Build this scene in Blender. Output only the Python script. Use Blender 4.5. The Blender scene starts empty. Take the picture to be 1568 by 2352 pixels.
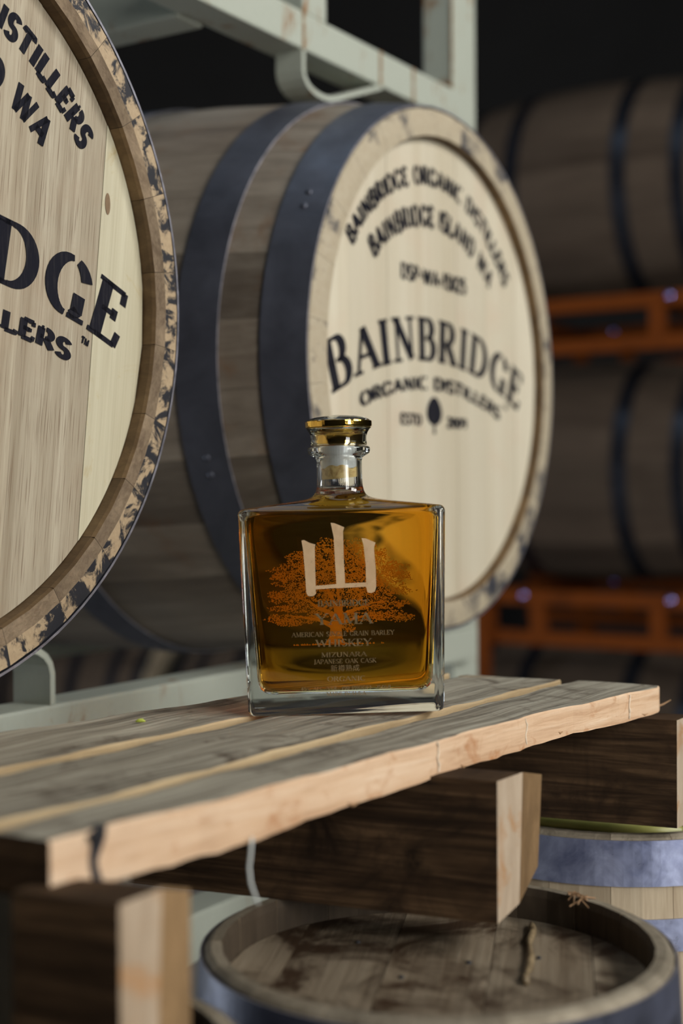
import bpy, bmesh, math, random
from mathutils import Vector, Matrix
PI = math.pi
R = math.radians
random.seed(7)
scene = bpy.context.scene
COL = scene.collection
H = 1.15                                    # eye height of the photographer

# ------------------------------------------------------------------ camera
cam_data = bpy.data.cameras.new('camera')
cam = bpy.data.objects.new('camera', cam_data)
COL.objects.link(cam)
scene.camera = cam
cam_data.sensor_fit = 'VERTICAL'
cam_data.sensor_height = 36.0
cam_data.sensor_width = 24.0
cam_data.lens = 50.0
pitch, roll = -0.01257771, -0.00578438
fw = Vector((0, math.cos(pitch), math.sin(pitch)))
up0 = Vector((0, -math.sin(pitch), math.cos(pitch)))
rt0 = Vector((1, 0, 0))
rt = rt0 * math.cos(roll) + up0 * math.sin(roll)
up = -rt0 * math.sin(roll) + up0 * math.cos(roll)
cam.matrix_world = Matrix(((rt.x, up.x, -fw.x, 0), (rt.y, up.y, -fw.y, 0), (rt.z, up.z, -fw.z, H), (0, 0, 0, 1)))
cam_data.clip_start = 0.02
cam_data.dof.use_dof = True
cam_data.dof.focus_distance = 1.05
cam_data.dof.aperture_fstop = 3.3

# ------------------------------------------------------------------ light
world = bpy.data.worlds.new('world')
scene.world = world
world.use_nodes = True
world.node_tree.nodes['Background'].inputs[0].default_value = (0.5, 0.6, 0.8, 1)
world.node_tree.nodes['Background'].inputs[1].default_value = 0.1

def area(name, loc, target, sx, sy, power, col):
    l = bpy.data.lights.new(name, 'AREA')
    l.shape = 'RECTANGLE'; l.size = sx; l.size_y = sy
    l.energy = power; l.color = col
    o = bpy.data.objects.new(name, l)
    COL.objects.link(o)
    o.location = loc
    d = Vector(target) - Vector(loc)
    o.rotation_euler = d.to_track_quat('-Z', 'Y').to_euler()
    return o
KEY = Vector((1.95, -1.42, 2.05))
KW, KH = 1.25, 2.3
area('daylight_window', KEY, KEY + Vector((0, 1, 0)), KW, KH, 135, (1.0, 0.99, 0.97))
SIDE = Vector((2.72, 0.40, 2.95))
area('daylight_high_window', SIDE, SIDE + Vector((-1, 0, 0)), 1.7, 1.1, 100, (1.0, 0.99, 0.97))
area('overhead_cool_fill', (-0.6, 1.6, 4.16), (-0.6, 1.6, 0), 1.6, 3.0, 13, (0.62, 0.82, 1.0))  # unseen overhead lamp, added as cool fill for the hoop tops
area('daylight_doorway', (-2.72, 2.6, 0.66), (0, 2.6, 0.66), 1.1, 1.3, 34, (0.80, 0.88, 1.0))

scene.view_settings.view_transform = 'Standard'
scene.view_settings.look = 'None'
scene.view_settings.gamma = 1.0
scene.view_settings.use_curve_mapping = False
scene.view_settings.exposure = 0.0
scene.cycles.use_denoising = True
scene.cycles.max_bounces = 20
scene.cycles.transmission_bounces = 20
scene.cycles.glossy_bounces = 8
scene.cycles.blur_glossy = 0.3
scene.cycles.sample_clamp_indirect = 6.0

# ------------------------------------------------------------------ helpers
def link(o, parent=None):
    COL.objects.link(o)
    if parent is not None:
        o.parent = parent
    return o

def tag(o, label=None, cat=None, group=None, kind=None):
    if label: o['label'] = label
    if cat: o['category'] = cat
    if group: o['group'] = group
    if kind: o['kind'] = kind
    return o

def empty(name, loc=(0, 0, 0), rot=None, mat=None):
    o = bpy.data.objects.new(name, None)
    o.empty_display_size = 0.05
    COL.objects.link(o)
    if mat is not None:
        o.matrix_world = mat
    else:
        o.location = loc
        if rot: o.rotation_euler = rot
    return o

def mesh_obj(name, verts, faces, mats, parent=None, midx=None, smooth=False):
    me = bpy.data.meshes.new(name)
    me.from_pydata([tuple(v) for v in verts], [], faces)
    if not isinstance(mats, (list, tuple)): mats = [mats]
    for m in mats: me.materials.append(m)
    if midx: me.polygons.foreach_set('material_index', midx)
    if smooth: me.polygons.foreach_set('use_smooth', [True] * len(me.polygons))
    me.update()
    return link(bpy.data.objects.new(name, me), parent)

def from_bm(name, bm, mats, parent=None, smooth=False):
    me = bpy.data.meshes.new(name)
    bmesh.ops.recalc_face_normals(bm, faces=bm.faces)
    bm.to_mesh(me); bm.free()
    if not isinstance(mats, (list, tuple)): mats = [mats]
    for m in mats: me.materials.append(m)
    if smooth: me.polygons.foreach_set('use_smooth', [True] * len(me.polygons))
    return link(bpy.data.objects.new(name, me), parent)

def box_bm(x0, x1, y0, y1, z0, z1, bev=0.0):
    bm = bmesh.new()
    bmesh.ops.create_cube(bm, size=1.0)
    for v in bm.verts:
        v.co = Vector(((x0 + x1) / 2 + v.co.x * (x1 - x0), (y0 + y1) / 2 + v.co.y * (y1 - y0), (z0 + z1) / 2 + v.co.z * (z1 - z0)))
    if bev > 0:
        bmesh.ops.bevel(bm, geom=bm.edges[:], offset=bev, segments=2, affect='EDGES', profile=0.6)
    return bm

def box(name, x0, x1, y0, y1, z0, z1, m, parent=None, bev=0.0):
    return from_bm(name, box_bm(x0, x1, y0, y1, z0, z1, bev), m, parent)

def tube_bm(pts, rad, seg=8):
    bm = bmesh.new()
    rings = []
    for i, p in enumerate(pts):
        p = Vector(p)
        a = Vector(pts[max(i - 1, 0)]); b = Vector(pts[min(i + 1, len(pts) - 1)])
        t = (b - a).normalized()
        x = t.orthogonal().normalized() if i == 0 else (x - t * x.dot(t)).normalized()
        y = t.cross(x)
        r = rad[i] if isinstance(rad, (list, tuple)) else rad
        rings.append([bm.verts.new(p + x * r * math.cos(2 * PI * k / seg) + y * r * math.sin(2 * PI * k / seg)) for k in range(seg)])
    for a, b in zip(rings, rings[1:]):
        for k in range(seg):
            bm.faces.new((a[k], a[(k + 1) % seg], b[(k + 1) % seg], b[k]))
    bm.faces.new(rings[0]); bm.faces.new(rings[-1])
    return bm

def lathe(name, prof, m, parent=None, seg=64, closed=False, smooth=True, midx=None):
    """prof: (r, z) pairs; open ends with r=0 are capped by the pole"""
    verts, faces, mi = [], [], []
    idx = []
    for r, z in prof:
        if r <= 1e-7:
            idx.append([len(verts)]); verts.append((0, 0, z))
        else:
            s = len(verts)
            idx.append(list(range(s, s + seg)))
            verts += [(r * math.cos(2 * PI * k / seg), r * math.sin(2 * PI * k / seg), z) for k in range(seg)]
    pairs = list(zip(idx, idx[1:]))
    if closed: pairs.append((idx[-1], idx[0]))
    for j, (a, b) in enumerate(pairs):
        for k in range(seg):
            k2 = (k + 1) % seg
            if len(a) == 1 and len(b) == 1: continue
            if len(a) == 1: faces.append((a[0], b[k2], b[k]))
            elif len(b) == 1: faces.append((a[k], a[k2], b[0]))
            else: faces.append((a[k], a[k2], b[k2], b[k]))
            mi.append(midx[j] if midx else 0)
    return mesh_obj(name, verts, faces, m, parent, mi, smooth)

def copy_tree(o, parent=None):
    c = o.copy()
    COL.objects.link(c)
    c.parent = parent
    c.matrix_parent_inverse = o.matrix_parent_inverse
    for ch in o.children:
        copy_tree(ch, c)
    return c

# ------------------------------------------------------------------ materials
def new_mat(name):
    m = bpy.data.materials.new(name)
    m.use_nodes = True
    nt = m.node_tree
    nt.nodes.clear()
    out = nt.nodes.new('ShaderNodeOutputMaterial')
    b = nt.nodes.new('ShaderNodeBsdfPrincipled')
    nt.links.new(b.outputs[0], out.inputs[0])
    return m, nt, b, out

def N(nt, t, **kw):
    n = nt.nodes.new(t)
    for k, v in kw.items():
        if k.startswith('_'): setattr(n, k[1:], v)
        else: n.inputs[k.replace('__', ' ')].default_value = v
    return n

def ramp(nt, src, stops):
    n = nt.nodes.new('ShaderNodeValToRGB')
    e = n.color_ramp.elements
    while len(e) < len(stops): e.new(0.5)
    for i, (p, c) in enumerate(stops):
        e[i].position = p
        e[i].color = (*c, 1) if len(c) == 3 else c
    nt.links.new(src, n.inputs[0])
    return n.outputs[0]

def mix(nt, fac, a, b, mode='MIX'):
    n = nt.nodes.new('ShaderNodeMix')
    n.data_type = 'RGBA'; n.blend_type = mode
    for s, v in ((n.inputs[0], fac), (n.inputs[6], a), (n.inputs[7], b)):
        if isinstance(v, (int, float)): s.default_value = v
        elif isinstance(v, tuple): s.default_value = (*v, 1) if len(v) == 3 else v
        else: nt.links.new(v, s)
    return n.outputs[2]

def coords(nt, scale, rnd=True, rot=(0, 0, 0)):
    tc = nt.nodes.new('ShaderNodeTexCoord')
    src = tc.outputs['Object']
    if rnd:
        oi = nt.nodes.new('ShaderNodeObjectInfo')
        mu = nt.nodes.new('ShaderNodeVectorMath'); mu.operation = 'SCALE'
        cb = nt.nodes.new('ShaderNodeCombineXYZ')
        for i in range(3): nt.links.new(oi.outputs['Random'], cb.inputs[i])
        nt.links.new(cb.outputs[0], mu.inputs[0]); mu.inputs['Scale'].default_value = 37.0
        ad = nt.nodes.new('ShaderNodeVectorMath'); ad.operation = 'ADD'
        nt.links.new(src, ad.inputs[0]); nt.links.new(mu.outputs[0], ad.inputs[1])
        src = ad.outputs[0]
    mp = nt.nodes.new('ShaderNodeMapping')
    mp.inputs['Scale'].default_value = scale
    mp.inputs['Rotation'].default_value = rot
    nt.links.new(src, mp.inputs[0])
    return mp.outputs[0]

def noise(nt, vec, scale=1.0, detail=6.0, rough=0.6, dist=0.0):
    n = N(nt, 'ShaderNodeTexNoise', Scale=scale, Detail=detail, Roughness=rough, Distortion=dist)
    nt.links.new(vec, n.inputs['Vector'])
    return n.outputs['Fac']

def bump(nt, bsdf, h, strength=0.3, dist=0.002):
    b = N(nt, 'ShaderNodeBump', Strength=strength, Distance=dist)
    nt.links.new(h, b.inputs['Height'])
    nt.links.new(b.outputs[0], bsdf.inputs['Normal'])

def wood(name, dark, mid, light, grain, blotch=None, blotch_scale=9.0, blotch_lo=0.5, blotch_hi=0.7, var=0.25, rough=0.7, bstr=0.35, stops=(0.30, 0.5, 0.72), pores=None, spec=0.3, big=0.55):
    """long-grained wood; grain = noise scale on the three local axes (small along the grain)"""
    m, nt, b, out = new_mat(name)
    v = coords(nt, grain)
    f = noise(nt, v, 1.0, 8.0, 0.65, 0.6)
    c = ramp(nt, f, [(stops[0], dark), (stops[1], mid), (stops[2], light)])
    v2 = coords(nt, tuple(g * 0.14 for g in grain))
    f2 = noise(nt, v2, 1.0, 3.0, 0.5, 0.4)
    c = mix(nt, big, c, ramp(nt, f2, [(0.3, dark), (0.7, light)]), 'MIX')
    if pores:
        vp = coords(nt, tuple(g * 3.2 for g in grain))
        fp = noise(nt, vp, 1.0, 2.0, 0.5, 0.0)
        c = mix(nt, ramp(nt, fp, [(0.56, (0, 0, 0)), (0.66, (0.75, 0.75, 0.75))]), c, pores)
    if blotch:
        vb = coords(nt, (blotch_scale,) * 3)
        fb = noise(nt, vb, 1.0, 6.0, 0.65, 0.8)
        c = mix(nt, ramp(nt, fb, [(blotch_lo, (0, 0, 0)), (blotch_hi, (1, 1, 1))]), c, blotch)
    oi = nt.nodes.new('ShaderNodeObjectInfo')
    mr = N(nt, 'ShaderNodeMapRange')
    mr.inputs['To Min'].default_value = 1.0 - var
    mr.inputs['To Max'].default_value = 1.0 + var * 0.6
    nt.links.new(oi.outputs['Random'], mr.inputs['Value'])
    hv = N(nt, 'ShaderNodeHueSaturation')
    nt.links.new(c, hv.inputs['Color']); nt.links.new(mr.outputs[0], hv.inputs['Value'])
    nt.links.new(hv.outputs[0], b.inputs['Base Color'])
    b.inputs['Roughness'].default_value = rough
    b.inputs['Specular IOR Level'].default_value = spec
    bump(nt, b, f, bstr, 0.0015)
    return m

def patchy(name, a, bcol, scale, lo, hi, rough=0.6, metal=0.0, bstr=0.3, fine=None, detail=8.0):
    """two colours in ragged patches"""
    m, nt, b, out = new_mat(name)
    v = coords(nt, scale if isinstance(scale, tuple) else (scale,) * 3)
    f = noise(nt, v, 1.0, detail, 0.68, 0.5)
    fac = ramp(nt, f, [(lo, (0, 0, 0)), (hi, (1, 1, 1))])
    ca = a
    if fine:
        v2 = coords(nt, tuple(s * 7 for s in (scale if isinstance(scale, tuple) else (scale,) * 3)))
        ca = mix(nt, noise(nt, v2, 1.0, 4.0), a, fine)
    c = mix(nt, fac, ca, bcol)
    nt.links.new(c, b.inputs['Base Color'])
    b.inputs['Roughness'].default_value = rough
    b.inputs['Metallic'].default_value = metal
    bump(nt, b, f, bstr, 0.001)
    return m

def plain(name, col, rough=0.5, metal=0.0, spec=0.5, var=None):
    m, nt, b, out = new_mat(name)
    v = coords(nt, (60, 60, 60))
    f = noise(nt, v, 1.0, 4.0)
    lo = tuple(x * 0.8 for x in col); hi = tuple(min(1, x * 1.15) for x in col)
    nt.links.new(ramp(nt, f, [(0.3, lo), (0.7, hi)]), b.inputs['Base Color'])
    b.inputs['Roughness'].default_value = rough
    b.inputs['Metallic'].default_value = metal
    b.inputs['Specular IOR Level'].default_value = spec
    return m

def steel(name, lo, hi, rough_lo=0.3, rough_hi=0.6, scale=14.0, metal=0.9, rust=None):
    m, nt, b, out = new_mat(name)
    v = coords(nt, (scale,) * 3, rnd=True)
    f = noise(nt, v, 1.0, 7.0, 0.65, 0.7)
    c = ramp(nt, f, [(0.3, lo), (0.7, hi)])
    if rust:
        f3 = noise(nt, coords(nt, (scale * 2.2,) * 3), 1.0, 6.0, 0.7, 0.4)
        c = mix(nt, ramp(nt, f3, [(0.62, (0, 0, 0)), (0.72, (1, 1, 1))]), c, rust)
    nt.links.new(c, b.inputs['Base Color'])
    f2 = noise(nt, coords(nt, (scale * 3,) * 3), 1.0, 5.0, 0.6, 0.2)
    mr = N(nt, 'ShaderNodeMapRange')
    mr.inputs['From Min'].default_value = 0.3; mr.inputs['From Max'].default_value = 0.7
    mr.inputs['To Min'].default_value = rough_lo; mr.inputs['To Max'].default_value = rough_hi
    nt.links.new(f2, mr.inputs['Value']); nt.links.new(mr.outputs[0], b.inputs['Roughness'])
    b.inputs['Metallic'].default_value = metal
    bump(nt, b, f2, 0.12, 0.001)
    return m

M = {}
M['head_oak'] = wood('pale_oak_head', (0.25, 0.195, 0.125), (0.385, 0.325, 0.23), (0.50, 0.44, 0.325), (420, 6, 60), blotch=(0.36, 0.27, 0.18), blotch_scale=7, blotch_lo=0.52, blotch_hi=0.85, var=0.14, rough=0.62, bstr=0.25, pores=(0.17, 0.115, 0.07))
M['head_fresh'] = wood('fresh_oak_head', (0.48, 0.41, 0.29), (0.56, 0.50, 0.37), (0.62, 0.565, 0.44), (120, 4, 40), blotch=(0.56, 0.44, 0.32), blotch_scale=6, blotch_lo=0.52, blotch_hi=0.85, var=0.07, rough=0.6, bstr=0.12)
M['sapwood'] = wood('pale_sapwood', (0.36, 0.31, 0.20), (0.50, 0.45, 0.31), (0.60, 0.56, 0.41), (260, 5, 60), blotch=(0.42, 0.33, 0.17), blotch_scale=16, blotch_lo=0.60, blotch_hi=0.72, var=0.02, rough=0.6, bstr=0.2)
M['stave'] = wood('weathered_oak_stave', (0.085, 0.062, 0.042), (0.19, 0.15, 0.11), (0.33, 0.28, 0.215), (60, 60, 5), blotch=(0.16, 0.085, 0.04), blotch_scale=11, blotch_lo=0.55, blotch_hi=0.75, var=0.3, rough=0.62, bstr=0.5, spec=0.4)
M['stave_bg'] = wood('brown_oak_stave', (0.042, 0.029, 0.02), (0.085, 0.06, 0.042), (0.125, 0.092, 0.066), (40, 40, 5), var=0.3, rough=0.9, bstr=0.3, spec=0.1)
M['endgrain'] = wood('brown_oak_end_grain', (0.10, 0.066, 0.038), (0.22, 0.155, 0.095), (0.35, 0.26, 0.165), (330, 190, 90), var=0.16, rough=0.8, bstr=0.9, blotch=(0.12, 0.08, 0.05), blotch_scale=30, blotch_lo=0.5, blotch_hi=0.8)
M['bevel'] = patchy('chipped_black_and_cream_rim', (0.50, 0.38, 0.235), (0.018, 0.018, 0.022), (46, 46, 30), 0.47, 0.54, rough=0.6, bstr=0.5, fine=(0.30, 0.21, 0.12))
M['bevel_pale'] = patchy('pale_weathered_rim', (0.46, 0.40, 0.29), (0.035, 0.036, 0.045), (16, 16, 14), 0.53, 0.62, rough=0.6, bstr=0.4, fine=(0.35, 0.28, 0.18))
M['croze'] = wood('dark_brown_croze', (0.05, 0.028, 0.012), (0.13, 0.078, 0.035), (0.22, 0.14, 0.065), (120, 120, 60), var=0.2, rough=0.6)
M['hoop'] = steel('dark_blued_hoop_steel', (0.060, 0.062, 0.078), (0.115, 0.12, 0.15), 0.42, 0.62, 11, metal=0.55)
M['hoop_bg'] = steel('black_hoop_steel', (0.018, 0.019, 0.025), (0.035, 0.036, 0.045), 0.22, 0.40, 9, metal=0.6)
M['hoop_zinc'] = steel('galvanised_hoop_steel', (0.14, 0.16, 0.27), (0.44, 0.48, 0.66), 0.25, 0.5, 26, metal=0.55)
M['hoop_edge'] = steel('bright_hoop_edge', (0.20, 0.195, 0.22), (0.52, 0.50, 0.55), 0.3, 0.5, 60, metal=0.7)
M['ink'] = patchy('black_stencil_ink', (0.012, 0.012, 0.017), (0.035, 0.032, 0.034), (500, 40, 60), 0.5, 0.75, rough=0.95, bstr=0.2)
M['ink'].node_tree.nodes['Principled BSDF'].inputs['Specular IOR Level'].default_value = 0.1
M['knot'] = wood('brown_knot', (0.10, 0.06, 0.03), (0.2, 0.13, 0.07), (0.3, 0.2, 0.12), (200, 60, 60), var=0.1)
M['rack'] = patchy('pale_green_rack_paint', (0.36, 0.385, 0.315), (0.24, 0.11, 0.03), (34, 34, 14), 0.585, 0.69, rough=0.5, bstr=0.15, fine=(0.42, 0.44, 0.37))
M['orange'] = patchy('orange_rack_paint', (0.15, 0.036, 0.005), (0.06, 0.016, 0.004), 12, 0.55, 0.75, rough=0.85)
M['orange'].node_tree.nodes['Principled BSDF'].inputs['Specular IOR Level'].default_value = 0.1
M['glint_bolt'] = plain('blue_glint_bolt', (0.45, 0.45, 0.95), 0.12, 1.0)  # blue of the blurred glints is put into the metal colour
M['plank_top'] = wood('grey_weathered_plank', (0.085, 0.07, 0.05), (0.275, 0.24, 0.178), (0.50, 0.46, 0.36), (7, 190, 60), blotch=(0.075, 0.052, 0.034), blotch_scale=24, blotch_lo=0.54, blotch_hi=0.70, var=0.1, rough=0.75, bstr=0.9, stops=(0.36, 0.5, 0.64), big=0.35)
M['plank_side'] = wood('sawn_peach_plank_edge', (0.44, 0.25, 0.13), (0.62, 0.41, 0.25), (0.74, 0.56, 0.39), (9, 60, 160), blotch=(0.40, 0.17, 0.06), blotch_scale=40, blotch_lo=0.57, blotch_hi=0.74, var=0.05, rough=0.7, bstr=0.6, stops=(0.34, 0.5, 0.66), big=0.35)
M['plank_side2'] = wood('yellowed_plank_edge', (0.22, 0.14, 0.06), (0.45, 0.33, 0.18), (0.60, 0.47, 0.28), (9, 60, 160), var=0.1, rough=0.7, bstr=0.5)
M['stringer_side'] = wood('shade_darkened_stringer', (0.011, 0.0055, 0.0025), (0.046, 0.025, 0.0115), (0.12, 0.07, 0.034), (7, 7, 170), blotch=(0.018, 0.010, 0.005), blotch_scale=16, blotch_lo=0.48, blotch_hi=0.68, var=0.1, rough=0.85, bstr=0.6, spec=0.15, stops=(0.38, 0.5, 0.64), big=0.3)  # shade on the stringer sides is put into this dark brown
M['stringer_end'] = wood('pale_stringer_end_grain', (0.20, 0.135, 0.08), (0.40, 0.30, 0.20), (0.55, 0.45, 0.335), (70, 30, 14), blotch=(0.36, 0.19, 0.08), blotch_scale=26, blotch_lo=0.55, blotch_hi=0.7, var=0.1, rough=0.75, bstr=0.5)
M['stringer_chip'] = wood('amber_stringer_chip', (0.075, 0.042, 0.016), (0.18, 0.105, 0.045), (0.32, 0.20, 0.095), (90, 90, 30), var=0.1, rough=0.7, bstr=0.7)
M['cask_head'] = wood('stained_cask_head', (0.085, 0.055, 0.03), (0.22, 0.165, 0.105), (0.37, 0.305, 0.215), (190, 7, 60), blotch=(0.045, 0.024, 0.011), blotch_scale=13, blotch_lo=0.45, blotch_hi=0.60, var=0.12, rough=0.6, bstr=0.6)
M['cask_stave'] = wood('pale_cask_stave', (0.28, 0.2, 0.12), (0.44, 0.35, 0.23), (0.54, 0.45, 0.32), (160, 160, 6), var=0.12, rough=0.65, bstr=0.3)
M['cask_rim'] = wood('pale_grey_cask_rim', (0.12, 0.095, 0.062), (0.24, 0.20, 0.14), (0.37, 0.315, 0.23), (150, 150, 100), var=0.15, rough=0.75, bstr=0.8)
M['cask_in'] = wood('dark_cask_inside', (0.028, 0.019, 0.011), (0.062, 0.043, 0.026), (0.105, 0.076, 0.048), (120, 120, 20), var=0.15, rough=0.7)
M['concrete'] = patchy('grey_concrete', (0.26, 0.235, 0.205), (0.17, 0.155, 0.14), 3.0, 0.4, 0.65, rough=0.8)
M['wall'] = patchy('dark_painted_wall', (0.014, 0.0135, 0.013), (0.009, 0.0085, 0.008), 1.3, 0.4, 0.7, rough=0.9)
M['ceil'] = patchy('dark_ceiling_boards', (0.012, 0.010, 0.008), (0.007, 0.006, 0.005), (8, 1, 1), 0.4, 0.7, rough=0.9)
M['white_paint'] = plain('white_window_paint', (0.6, 0.6, 0.58), 0.5)
M['string'] = plain('white_cotton_string', (0.62, 0.64, 0.60), 0.9)
M['leaf'] = plain('yellow_green_leaf', (0.42, 0.48, 0.06), 0.6)
M['bamboo'] = patchy('yellow_green_bamboo', (0.38, 0.36, 0.10), (0.20, 0.22, 0.05), (9, 30, 30), 0.4, 0.65, rough=0.35)
M['wax'] = patchy('dried_glue', (0.30, 0.22, 0.12), (0.12, 0.08, 0.04), 90, 0.4, 0.65, rough=0.5)
M['black'] = plain('black_mark', (0.02, 0.02, 0.024), 0.7)
M['chip'] = plain('brown_wood_fibre', (0.30, 0.17, 0.08), 0.8)
M['scar'] = plain('pale_saw_scar', (0.72, 0.60, 0.45), 0.8)

# glass, whiskey, gold
def glass_mat(name, ior, col=(1, 1, 1), rough=0.0, absorb=None, dens=0.0):
    m = bpy.data.materials.new(name)
    m.use_nodes = True
    nt = m.node_tree; nt.nodes.clear()
    out = nt.nodes.new('ShaderNodeOutputMaterial')
    g = nt.nodes.new('ShaderNodeBsdfGlass')
    g.inputs['Color'].default_value = (*col, 1)
    g.inputs['IOR'].default_value = ior
    g.inputs['Roughness'].default_value = rough
    nt.links.new(g.outputs[0], out.inputs['Surface'])
    if absorb:
        va = nt.nodes.new('ShaderNodeVolumeAbsorption')
        va.inputs['Color'].default_value = (*absorb, 1)
        va.inputs['Density'].default_value = dens
        nt.links.new(va.outputs[0], out.inputs['Volume'])
    return m
M['glass'] = glass_mat('clear_bottle_glass', 1.5, (0.975, 0.99, 0.98))
M['whiskey'] = glass_mat('amber_whiskey', 1.362 / 1.5, (1, 1, 1), 0.0, (0.955, 0.745, 0.03), 98.0)
M['air'] = glass_mat('air_inside_neck', 1 / 1.5)
M['gold'] = steel('polished_gold', (0.80, 0.50, 0.09), (0.88, 0.58, 0.14), 0.05, 0.10, 30, metal=1.0)
M['foil'] = steel('gold_foil_print', (0.46, 0.32, 0.16), (0.58, 0.42, 0.22), 0.25, 0.35, 60, metal=0.9)
M['foil_raised'] = steel('raised_pink_gold_foil', (0.64, 0.42, 0.23), (0.76, 0.53, 0.31), 0.25, 0.4, 60, metal=0.3)
m_, nt_, b_, o_ = new_mat('copper_orange_tree_print')
b_.inputs['Base Color'].default_value = (1.0, 0.86, 0.62, 1)
b_.inputs['Roughness'].default_value = 0.5
tr_ = N(nt_, 'ShaderNodeBsdfTranslucent'); tr_.inputs['Color'].default_value = (1.0, 0.86, 0.62, 1)
mx_ = N(nt_, 'ShaderNodeMixShader'); mx_.inputs[0].default_value = 0.35
nt_.links.new(b_.outputs[0], mx_.inputs[1]); nt_.links.new(tr_.outputs[0], mx_.inputs[2]); nt_.links.new(mx_.outputs[0], o_.inputs[0])
M['tree'] = m_
M['plug'] = patchy('frosted_stopper_plug', (0.62, 0.64, 0.62), (0.48, 0.48, 0.44), 120, 0.45, 0.7, rough=0.45)
M['cork'] = patchy('yellowed_cork', (0.62, 0.46, 0.19), (0.36, 0.22, 0.07), 190, 0.45, 0.65, rough=0.7)

# ------------------------------------------------------------------ room
def struct(o): o['kind'] = 'structure'; return o
X0, X1, Y0, Y1, ZC = -2.6, 2.6, -1.3, 7.0, 4.2
struct(box('floor', X0, X1, Y0, Y1, -0.1, 0.0, M['concrete']))
# ceiling with an opening for the added overhead fill, over the near racks
bm = bmesh.new()
def addbox(bm, x0, x1, y0, y1, z0, z1):
    vs = [bm.verts.new(c) for c in ((x0, y0, z0), (x1, y0, z0), (x1, y1, z0), (x0, y1, z0), (x0, y0, z1), (x1, y0, z1), (x1, y1, z1), (x0, y1, z1))]
    for f in ((0, 3, 2, 1), (4, 5, 6, 7), (0, 1, 5, 4), (1, 2, 6, 5), (2, 3, 7, 6), (3, 0, 4, 7)):
        bm.faces.new([vs[i] for i in f])
sx0, sx1, sy0, sy1 = -1.45, 0.25, 0.05, 3.15
addbox(bm, X0, sx0, Y0, Y1, ZC, ZC + 0.1); addbox(bm, sx1, X1, Y0, Y1, ZC, ZC + 0.1)
addbox(bm, sx0, sx1, Y0, sy0, ZC, ZC + 0.1); addbox(bm, sx0, sx1, sy1, Y1, ZC, ZC + 0.1)
struct(from_bm('ceiling', bm, M['ceil']))
bm = bmesh.new()
dy0, dy1, dz1 = 2.05, 3.15, 1.32
addbox(bm, X0 - 0.1, X0, Y0, dy0, 0, ZC); addbox(bm, X0 - 0.1, X0, dy1, Y1, 0, ZC); addbox(bm, X0 - 0.1, X0, dy0, dy1, dz1, ZC)
struct(from_bm('wall_left', bm, M['wall']))
bm = bmesh.new()
ry0, ry1, rz0, rz1 = SIDE.y - .85, SIDE.y + .85, SIDE.z - .55, SIDE.z + .55
addbox(bm, X1, X1 + 0.1, Y0, ry0, 0, ZC); addbox(bm, X1, X1 + 0.1, ry1, Y1, 0, ZC)
addbox(bm, X1, X1 + 0.1, ry0, ry1, 0, rz0); addbox(bm, X1, X1 + 0.1, ry0, ry1, rz1, ZC)
struct(from_bm('wall_right', bm, M['wall']))
w = empty('window_2', (X1 + .05, SIDE.y, rz0)); struct(w)
for (a, b, c, d) in ((-.85, -.80, 0, 1.1), (.80, .85, 0, 1.1), (-.80, .80, 0, .05), (-.80, .80, 1.05, 1.1), (-.02, .02, .05, 1.05)):
    box('window_frame', -.05, .05, a, b, c, d, M['white_paint'], w)
struct(box('wall_back', X0, X1, Y1, Y1 + 0.1, 0, ZC, M['wall']))
bm = bmesh.new()
wx0, wx1, wz0, wz1 = KEY.x - KW / 2, KEY.x + KW / 2, KEY.z - KH / 2, KEY.z + KH / 2
addbox(bm, X0, wx0, Y0 - 0.1, Y0, 0, ZC); addbox(bm, wx1, X1, Y0 - 0.1, Y0, 0, ZC)
addbox(bm, wx0, wx1, Y0 - 0.1, Y0, 0, wz0); addbox(bm, wx0, wx1, Y0 - 0.1, Y0, wz1, ZC)
struct(from_bm('wall_front', bm, M['wall']))
w = empty('window_1', (KEY.x, Y0 - 0.05, wz0)); struct(w)
hw_ = KW / 2
for (a, b, c, d) in ((-hw_, -hw_ + .05, 0, KH), (hw_ - .05, hw_, 0, KH), (-hw_ + .05, hw_ - .05, 0, 0.05), (-hw_ + .05, hw_ - .05, KH - .05, KH)):
    box('window_frame', a, b, -0.05, 0.05, c, d, M['white_paint'], w)
box('mullion', -0.02, 0.02, -0.02, 0.03, 0.05, KH - .05, M['white_paint'], w)
box('transom', -hw_ + .05, hw_ - .05, -0.015, 0.025, KH * .62, KH * .62 + .03, M['white_paint'], w)

# ------------------------------------------------------------------ lettering
def ell(cx, cy, rx, ry, a0, a1, n=16):
    return [(cx + rx * math.cos(R(a0 + (a1 - a0) * i / n)), cy + ry * math.sin(R(a0 + (a1 - a0) * i / n))) for i in range(n + 1)]
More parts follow.
